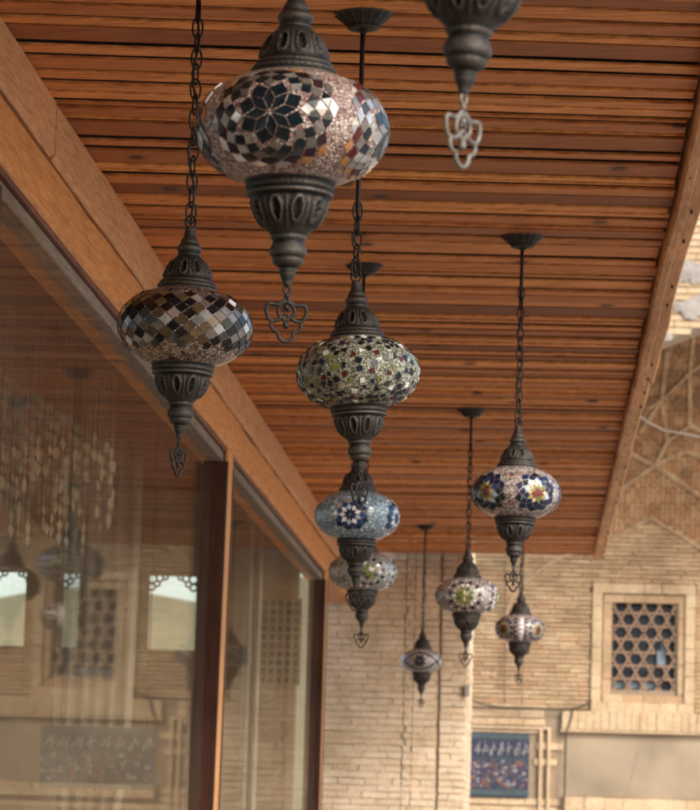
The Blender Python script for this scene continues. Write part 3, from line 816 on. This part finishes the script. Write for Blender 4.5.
# ------------------------------------------------------------------ brick pier at the end of the porch
YP = YE + .03
def bricks(mb, x0, x1, z0, z1, y, bw, bh, depth, skip=(), jit=.0022, prot=.004, wob=.0, edge=None, mat=0, th=.10):
    z = z0; row = 0
    while z < z1-.004:
        x = x0 - (bw/2 if row % 2 else 0) - random.uniform(0, .01)
        rp = random.uniform(-.002, prot)
        while x < x1:
            w = bw*random.uniform(.86, 1.1)
            a, b = max(x, x0)+.0015, min(x+w, x1)-.0015
            if b-a > .012 and not any(a < s[1] and b > s[0] and z+bh*.5 > s[2] and z+bh*.5 < s[3] for s in skip) and (edge is None or edge((a+b)/2, z)):
                p = rp + random.uniform(0, prot)
                mb.box((a, y-p, z+bh*th), (b, y+depth, z+bh*(1-th)), mat, random.random(), jit)
            x += w
        z += bh; row += 1
pier = empty('brick_pier', (0, YP, 0), 'pale thin brick pier standing where the porch ceiling ends, grooved top to bottom', 'pier')
pier['abs'] = 1
def X_(px, Y, py=680): return atY(px, py, Y).x
xa, xb, xc, xd, xe = XL-.12, X_(404, YP), X_(413, YP), X_(439, YP), X_(467, YP)
mb = MB(); mb.box((xa, YP+.008, 0), (xd-.0, YP+1.6, 4.6)); mb.box((xd, YP+.022, 0), (xd+.02, YP+1.6, 4.6)); mb.box((xd+.02, YP+.012, 0), (xe-.01, YP+1.6, 4.6))
mb.build('mortar_core', MT['piermortar'], pier, loc=(0, 0, 0))
for (s0, s1, bw, yo) in ((xa, xb, .14, 0), (xb+.002, xc, .05, -.004), (xc+.002, xd-.006, .13, 0), (xd+.008, xe, .14, -.006)):
    mb = MB(); bricks(mb, s0, s1, 1.2, 3.6, YP+yo+.002, bw, .0335, .02, prot=.003, jit=.0022, th=.05)
    mb.build('brickwork', MT['pier'], pier, loc=(0, 0, 0))
mb = MB(); bricks(mb, YP+.01, YP+1.6, 1.2, 3.6, 0, .14, .0335, .02, prot=.003, th=.05)
mb.v = [(xe-.006 - v[1], v[0], v[2]) for v in mb.v]
mb.build('brickwork', MT['pier'], pier, loc=(0, 0, 0))
for c in pier.children: c.location = -pier.location
del pier['abs']

# ------------------------------------------------------------------ back wall
YW = 13.0*K
wall = empty('brick_wall', (0, YW, 0), 'old tan brick courtyard wall with lattice window and plaster niche, at right', 'wall')
def W_(px, py, Y=YW): return atY(px, py, Y)
def wbuild(mb, name, mats, **k):
    o = mb.build(name, mats, **k); o.parent = wall; o.location = -wall.location; return o
zarch = W_(640, 520).z
wx0 = W_(700, 600).x; z_led_t = W_(640, 711).z; z_led_b = W_(640, 733).z
win = (W_(593, 590).x, W_(696, 590).x, W_(640, 713).z, W_(640, 584).z)     # outer frame
win2 = (W_(605, 590).x, W_(686, 590).x, W_(640, 702).z, W_(640, 596).z)
lat = (W_(613, 600).x, W_(676, 600).x, W_(640, 690).z, W_(640, 602).z)
til = (W_(440, 760).x, W_(529, 760).x, W_(500, 797).z, W_(500, 733).z)
nich = (W_(566, 770).x, W_(566, 770).x+1.5, W_(600, 797).z, z_led_b)
print('win', win, 'lat', lat, 'til', til, 'nich', nich)
def chev(x, z):
    px, py = project((x, YW, z)); return py > max(min(520 + (649-px)*.51, 541) if px < 649 else 520 + (px-649)*.60, 512) 
mb = MB()
lx0, lx1, lz0, lz1 = lat
mb.box((-1.2, YW+.012, 0), (lx0, YW+.3, 3.3)); mb.box((lx1, YW+.012, 0), (4.5, YW+.3, 3.3)); mb.box((lx0, YW+.012, 0), (lx1, YW+.3, lz0)); mb.box((lx0, YW+.012, lz1), (lx1, YW+.3, 3.3))
wbuild(mb, 'mortar_core', MT['wallmortar'])
mb = MB()
for (q0, q1, q2, q3) in ((-.75, win[0]-.003, z_led_t, win[3]+.002), (win[1]+.003, 3.4, z_led_t, win[3]+.002), (-.75, 3.4, win[3]+.004, zarch+.12)):
    bricks(mb, q0, q1, q2, q3, YW, .125, .0285, .02, prot=.007, edge=chev, jit=.002)
wbuild(mb, 'brickwork', MT['wall'])
mb = MB()
bricks(mb, -.75, 3.4, .9, z_led_t-.03, YW, .16, .05, .02, skip=[(til[0]-.01, til[1]+.02, til[2]-.02, til[3]+.02), (nich[0]-.02, nich[1]+.02, nich[2]-.02, nich[3]+.3)], prot=.0015, jit=.001)
wbuild(mb, 'lower_brickwork', MT['palebrick'])
# ledge band with soldier bricks
mb = MB(); x = nich[0]-.03
while x < 3.2:
    w = random.uniform(.045, .055); mb.box((x, YW-.028-random.uniform(0, .004), z_led_b+.012), (x+w-.003, YW+.01, z_led_t-.01), 0, random.random(), .0015); x += w
mb.box((nich[0]-.04, YW-.036, z_led_b-.004), (3.2, YW+.01, z_led_b+.008), 0, .6); wbuild(mb, 'ledge', MT['palebrick'])
mb = MB(); mb.box((nich[0], YW+.004, nich[2]), (nich[1], YW+.010, nich[3])); wbuild(mb, 'plaster_niche', MT['plaster'])
mb = MB(); x = nich[0]-.02
while x < 3.2:
    w = .13*random.uniform(.9, 1.1); mb.box((x, YW-.03, nich[2]-.09), (x+w-.003, YW+.01, nich[2]-.004), 0, random.uniform(.4, 1), .002); x += w
wbuild(mb, 'niche_sill', MT['palebrick'])
mb = MB()
for px in (541, 549): 
    xx = W_(px, 770).x; mb.box((xx-.012, YW-.018, til[2]-.3), (xx+.006, YW+.005, til[3]+.03), 0, .7)
for z in (til[3]+.03,): mb.box((til[0], YW-.018, z), (W_(549, 770).x+.006, YW+.005, z+.014), 0, .6)
wbuild(mb, 'moulding', MT['palebrick'])
# window frames
def frame_of_bricks(mb, R, t, y, bw, mat=0, tone=(0, 1)):
    x0, x1, z0, z1 = R
    n = max(1, round((x1-x0)/bw)); m = max(1, round((z1-z0)/bw))
    for i in range(n):
        a, b = x0+(x1-x0)*i/n, x0+(x1-x0)*(i+1)/n
        for (q0, q1) in ((z1-t, z1), (z0, z0+t)): mb.box((a+.0015, y, q0), (b-.0015, YW+.012, q1), mat, random.uniform(*tone), .0015)
    for i in range(m):
        a, b = z0+t+(z1-z0-2*t)*i/m, z0+t+(z1-z0-2*t)*(i+1)/m
        for (q0, q1) in ((x0, x0+t), (x1-t, x1)): mb.box((q0, y, a+.0015), (q1, YW+.012, b-.0015), mat, random.uniform(*tone), .0015)
lw = empty('lattice_window', (0, YW, 0), None, None); lw.parent = wall; lw.location = (0, 0, 0)
def lbuild(mb, name, mats):
    o = mb.build(name, mats); o.parent = lw; o.location = -wall.location; return o
mb = MB(); frame_of_bricks(mb, win, .062, YW-.022, .10); lbuild(mb, 'outer_frame', MT['palebrick'])
mb = MB(); frame_of_bricks(mb, (win2[0]-.006, win2[1]+.006, win2[2]-.006, win2[3]+.006), .050, YW-.006, .12); lbuild(mb, 'inner_frame', MT['wall'])
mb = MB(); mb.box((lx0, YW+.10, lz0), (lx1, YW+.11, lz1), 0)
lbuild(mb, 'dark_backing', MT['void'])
mb = MB(); a_ = .096; h_ = a_*math.sqrt(3)/2; cxm, czm = (lx0+lx1)/2, (lz0+lz1)/2
import itertools
def clipline(px, pz, dx, dz, R):
    t0, t1 = -9, 9
    for p, d, lo, hi in ((px, dx, R[0], R[1]), (pz, dz, R[2], R[3])):
        if abs(d) < 1e-9:
            if p < lo or p > hi: return None
        else:
            a, b = (lo-p)/d, (hi-p)/d
            if a > b: a, b = b, a
            t0, t1 = max(t0, a), min(t1, b)
    return (t0, t1) if t1-t0 > .01 else None
bi = 0
hole = W_(661, 655)
for ang in (0, 60, 120):
    t = math.radians(ang); dx, dz = math.cos(t), math.sin(t); nx, nz = -dz, dx
    for k in range(-9, 10):
        o_ = (k+.5)*h_; px, pz = cxm+nx*o_, czm+nz*o_; c = clipline(px, pz, dx, dz, (lx0-.005, lx1+.005, lz0-.005, lz1+.005))
        if not c: continue
        N = max(2, int((c[1]-c[0])/.03)); w = .0068
        for i in range(N):
            q0 = c[0]+(c[1]-c[0])*i/N; q1 = c[0]+(c[1]-c[0])*(i+1)/N; qm = (q0+q1)/2
            mx, mz = px+dx*qm, pz+dz*qm
            if math.hypot((mx-hole.x)/.045, (mz-hole.z)/.075) < 1: continue
            y0 = YW+.012+.0013*(bi % 5) ; bi += 1
            P4 = [(px+dx*q0-nx*w, pz+dz*q0-nz*w), (px+dx*q1-nx*w, pz+dz*q1-nz*w), (px+dx*q1+nx*w, pz+dz*q1+nz*w), (px+dx*q0+nx*w, pz+dz*q0+nz*w)]
            mb.hexa([(p[0], y0, p[1]) for p in P4]+[(p[0], YW+.05, p[1]) for p in P4])
lbuild(mb, 'lattice', MT['terra'])
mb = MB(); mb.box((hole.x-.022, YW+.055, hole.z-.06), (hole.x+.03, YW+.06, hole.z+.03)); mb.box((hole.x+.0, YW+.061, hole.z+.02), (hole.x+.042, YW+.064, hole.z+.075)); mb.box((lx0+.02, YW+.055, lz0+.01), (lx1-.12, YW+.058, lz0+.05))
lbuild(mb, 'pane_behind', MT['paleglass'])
tp = tilepanel('tile_panel', til[0], til[1], YW-.002, til[2], til[3], None, None)
tp.parent = wall; tp.location = Vector(((til[0]+til[1])/2, YW-.004, til[2])) - wall.location
# blind arch drawn in proud brick at the left
mb = MB()
pts = smooth_path([W_(*p) for p in ((500, 640), (507, 610), (520, 588), (540, 570), (565, 556), (600, 546))], 4)
mb.tube([(p.x, YW-.004, p.z) for p in pts], .011, 6); wbuild(mb, 'arch_rib', MT['palebrick'])

# vault above
vault = empty('brick_vault', (0, YW, 2), 'ribbed orange brown brick vault rising above the lattice window, beyond the porch edge', 'vault')
def vb(mb, name, mats, smooth=False):
    o = mb.build(name, mats, smooth=smooth); o.parent = vault; o.location = -vault.location; return o
zv0 = W_(640, 548).z
def vpt(x, t, off=0.0):
    ct, st = math.cos(t), math.sin(t)
    return Vector((x, YW + .012 - 1.25*K*(1-ct) - off*ct, zv0 - .02 + 1.35*st - off*st*.9))
def onvault(px, py, off=.0):
    r = ray(px, py); best = None
    for i in range(600):
        t = 1.5*i/600; p = vpt(0, t, off); q = EYE + r*((p.y-EYE.y)/r.y); e = abs(q.z-p.z)
        if best is None or e < best[0]: best = (e, q.x, t)
    return vpt(best[1], best[2], off), best[2], best[1]
mb = MB(); NX, NT_ = 110, 60
for j in range(NT_):
    for i in range(-20, NX-20):
        bw = .032; x = i*bw + (random.random()*.002); t0 = 1.5*j/NT_; t1 = 1.5*(j+1)/NT_
        if (j + (i % 2)*1) % 3 == 0: t0 += .004
        pr = random.uniform(0, .006)
        A = [vpt(x, t0, pr), vpt(x+bw-.003, t0, pr), vpt(x+bw-.003, t1, pr), vpt(x, t1, pr)]
        mb.face(A, 0, ((i*7+(j//3)*13+(j//3+i) % 2) * .618) % 1)
vb(mb, 'vault_brickwork', MT['redbrick'])
mb = MB()
N2 = 40
for j in range(N2):
    t0, t1 = 1.5*j/N2, 1.5*(j+1)/N2
    mb.face([vpt(-1.2, t0, -.012), vpt(4, t0, -.012), vpt(4, t1, -.012), vpt(-1.2, t1, -.012)])
vb(mb, 'vault_mortar', MT['wallmortar'])
ribs = [[(560, 566), (610, 539), (649, 518), (700, 549), (760, 585)], [(600, 505), (627, 484), (655, 465), (700, 496), (760, 535)], [(620, 448), (655, 466)], [(655, 464), (684, 451), (712, 460)],
        [(655, 466), (668, 440), (690, 425), (712, 436)], [(640, 432), (662, 400), (690, 372), (712, 356)], [(668, 440), (662, 400), (668, 350)], [(690, 425), (690, 372), (694, 335)], [(648, 408), (662, 400)]]
for R in ribs:
    mb = MB()
    pts = []
    for (p, q) in zip(R, R[1:]):
        for k in range(6):
            f = k/6; pts.append(onvault(p[0]+(q[0]-p[0])*f, p[1]+(q[1]-p[1])*f, .008)[0])
    pts.append(onvault(*R[-1], .008)[0])
    # flat brick rib: chain of short blocks
    for a, b in zip(pts, pts[1:]):
        d = (b-a); L = d.length
        if L < .004: continue
        d /= L; s = Vector((0, -.6, -.8)).cross(d).normalized(); n = s.cross(d).normalized()
        if n.y > 0: n = -n
        w = .012; c = []
        for off in (-.012, .012):
            for (al, sd) in ((0, -1), (1, -1), (1, 1), (0, 1)): c.append(a + d*(L*al*.97) + s*w*sd + n*off)
        mb.hexa(c, 0, random.random())
    vb(mb, 'rib', MT['wall'])
# diamond insets
MT['dim'] = plain('sunken_diamond', (.22, .13, .07), .9, var=.2, scale=20)
for (cx_, cy_, w, h) in ((653, 405, 7, 9), (680, 405, 8, 11), (672, 378, 6, 9), (679, 352, 5, 8), (655, 380, 6, 8), (700, 398, 8, 12), (702, 372, 7, 9), (686, 473, 7, 5), (642, 459, 7, 5), (698, 352, 6, 8)):
    q = [onvault(cx_+a, cy_+b, .011)[0] for a, b in ((-w, 0), (0, -h), (w, 0), (0, h))]
    q2 = [onvault(cx_+a, cy_+b, -.002)[0] for a, b in ((-w, 0), (0, -h), (w, 0), (0, h))]
    mb = MB(); mb.hexa(q+q2, 0, random.uniform(0, .3)); vb(mb, 'diamond_inset', MT['dim'])
# front arch wall above the vault
YA = 11.85*K
aw = empty('arch_wall', (0, YA, 3), 'pale brick wall above the ribbed vault, partly smeared with white plaster', 'wall')
def ab(mb, name, mats, smooth=False):
    o = mb.build(name, mats, smooth=smooth); o.parent = aw; o.location = -aw.location; return o
arc = [(560, 400), (610, 362), (640, 349), (657, 343), (674, 337), (689, 331), (700, 327), (730, 318), (800, 300), (900, 310), (1000, 350)]
arcw = [atY(p[0], p[1], YA) for p in arc]
mb = MB()
for a, b in zip(arcw, arcw[1:]):
    mb.hexa([(a.x, YA+.012, a.z), (b.x, YA+.012, b.z), (b.x, YA+.35, b.z), (a.x, YA+.35, a.z), (a.x, YA+.012, 5.5), (b.x, YA+.012, 5.5), (b.x, YA+.35, 5.5), (a.x, YA+.35, 5.5)])
ab(mb, 'mortar_core', MT['piermortar'])
def above(x, z):
    for a, b in zip(arcw, arcw[1:]):
        if a.x <= x <= b.x: return z > a.z+(b.z-a.z)*(x-a.x)/(b.x-a.x) - .002
    return False
mb = MB(); bricks(mb, arcw[0].x, arcw[-1].x, min(p.z for p in arcw), 5.3, YA, .15, .040, .02, prot=.003, jit=.002, edge=above)
ab(mb, 'brickwork', MT['palebrick'])
mb = MB()
for blob in ([(640, 292), (652, 285), (668, 290), (680, 304), (700, 298), (716, 292), (722, 310), (700, 318), (684, 314), (672, 309), (662, 312), (655, 306), (646, 312)], [(660, 322), (668, 326), (671, 334), (664, 337), (658, 330)],
             [(672, 268), (690, 262), (712, 268), (708, 284), (690, 280), (678, 282)]):
    bl = [atY(p[0]+random.uniform(-1, 1), p[1]+random.uniform(-1, 1), YA-.012) for p in blob]
    bl = smooth_path(bl, 4, True); bl = [p + Vector((random.uniform(-.022, .022), 0, random.uniform(-.020, .020))) for p in bl]
    c = sum(bl, Vector())/len(bl)
    for a, b in zip(bl, bl[1:]+bl[:1]):
        mb.face([c+Vector((0, -.008, 0)), a, b]); mb.face([a, a+Vector((0, .015, 0)), b+Vector((0, .015, 0)), b])
ab(mb, 'plaster_patch', MT['whiteplaster'])

# cables on the wall
def cab(pts, r, mat, label, Y=YW-.04):
    mb = MB(); mb.tube(smooth_path([W_(p[0], p[1], Y) for p in pts], 5), r, 6); tag(mb.build('cable', mat, smooth=True), label, 'cable')
mb = MB(); mb.tube(smooth_path([W_(p[0], p[1], YW+.003) for p in ((639, 750), (634, 768), (630, 782), (626, 790))], 4), [.002, .002]*6+[.002], 6)
wbuild(mb, 'plaster_crack', MT['whiteplaster'])
cab([(460, 700), (472, 701), (482, 704), (500, 707), (530, 708), (560, 709), (580, 707), (592, 700)], .0055, MT['cable'], 'thick dark cable sagging along the ledge below the lattice window')
cab([(573, 709), (571, 720), (566, 735), (565, 760), (564, 812), (564, 850)], .0045, MT['cable'], 'dark cable running down beside the plaster niche')
cab([(505, 560), (505, 640), (504, 704)], .003, MT['cable'], 'thin wire hanging down the wall, left of two')
cab([(523, 560), (523, 640), (522, 706)], .0022, MT['cable'], 'thin wire hanging down the wall, right of two')
pc = [onvault(*p, .03)[0] for p in ((640, 416), (648, 422), (658, 427), (664, 430), (680, 433), (700, 437), (730, 442))]
mb = MB(); mb.tube(smooth_path(pc, 4), .006, 6); tag(mb.build('cable', MT['palecable'], smooth=True), 'pale cable crossing the ribbed vault beside the porch edge', 'cable')
mb = MB(); p = atY(467, 690, YP-.03)
mb.box((p.x-.012, YP-.035, p.z-.03), (p.x+.014, YP-.008, p.z+.03)); tag(mb.build('junction_box', MT['whiteplaster'], bevel=.004), 'small white junction box on the right edge of the pale pier', 'junction box')

# ------------------------------------------------------------------ ground, hills
mb = MB(); mb.face([(-400, -400, 0), (400, -400, 0), (400, 600, 0), (-400, 600, 0)]); tag(mb.build('ground', MT['paving']), kind='structure')
mb = MB(); mb.box((-1.0, -6, .0), (1.9, YE+.5, .06)); tag(mb.build('bounce_dimming_floor', plain('bounce_dimming_boards', (.13, .085, .055), .6, var=.2, scale=4)), kind='structure')  # unseen dark floor added to cut light bounced up to ceiling and lanterns
rear = empty('rear_shade_wall', (0, -6, 0), 'unseen brick wall added behind the viewer to darken the near porch', 'wall')  # added out of view to keep light off the near porch
mb = MB(); mb.box((-6, .0, 0), (3.5, .3, 5)); mb.build('brickwork', MT['wall'], rear)
mb = MB(); N = 40
for i in range(N):
    def hh(i): return 8.9+1.0*math.sin(i*.55+.4)+.5*math.sin(i*1.7)
    x0, x1 = -60+i*2.4, -60+(i+1)*2.4
    mb.face([(x0, 80, -.5), (x1, 80, -.5), (x1, 95, hh(i+1)), (x0, 95, hh(i))]); mb.face([(x0, 95, hh(i)), (x1, 95, hh(i+1)), (x1, 130, -.5), (x0, 130, -.5)])
tag(mb.build('hills', MT['hill'], smooth=True), kind='structure')

# ------------------------------------------------------------------ light
w = bpy.data.worlds.new('World'); scene.world = w; w.use_nodes = True
nt = w.node_tree; bg = nt.nodes['Background']; sky = nt.nodes.new('ShaderNodeTexSky'); sky.sky_type = 'NISHITA'; sky.sun_disc = False
SE, SA = math.radians(36), math.radians(138)     # azimuth measured clockwise from +Y
sky.sun_elevation = SE; sky.sun_rotation = SA; sky.air_density = 1.0; sky.dust_density = 3.0; sky.ozone_density = .6
nt.links.new(sky.outputs[0], bg.inputs[0]); bg.inputs[1].default_value = .15
sl = bpy.data.lights.new('sun', 'SUN'); sl.energy = 1.4; sl.angle = math.radians(20); sl.color = (1.0, .95, .88)
so = bpy.data.objects.new('sun', sl); COL.objects.link(so)
dirv = Vector((math.sin(SA)*math.cos(SE), math.cos(SA)*math.cos(SE), math.sin(SE)))
so.rotation_mode = 'QUATERNION'; so.rotation_quaternion = dirv.to_track_quat('Z', 'Y'); so.location = (3, -3, 8)
vs = scene.view_settings; vs.view_transform = 'Standard'; vs.look = 'None'; vs.gamma = 1; vs.use_curve_mapping = False; vs.exposure = 1.1
scene.render.engine = 'CYCLES'
scene.cycles.max_bounces = 10; scene.cycles.diffuse_bounces = 5; scene.cycles.transparent_max_bounces = 12
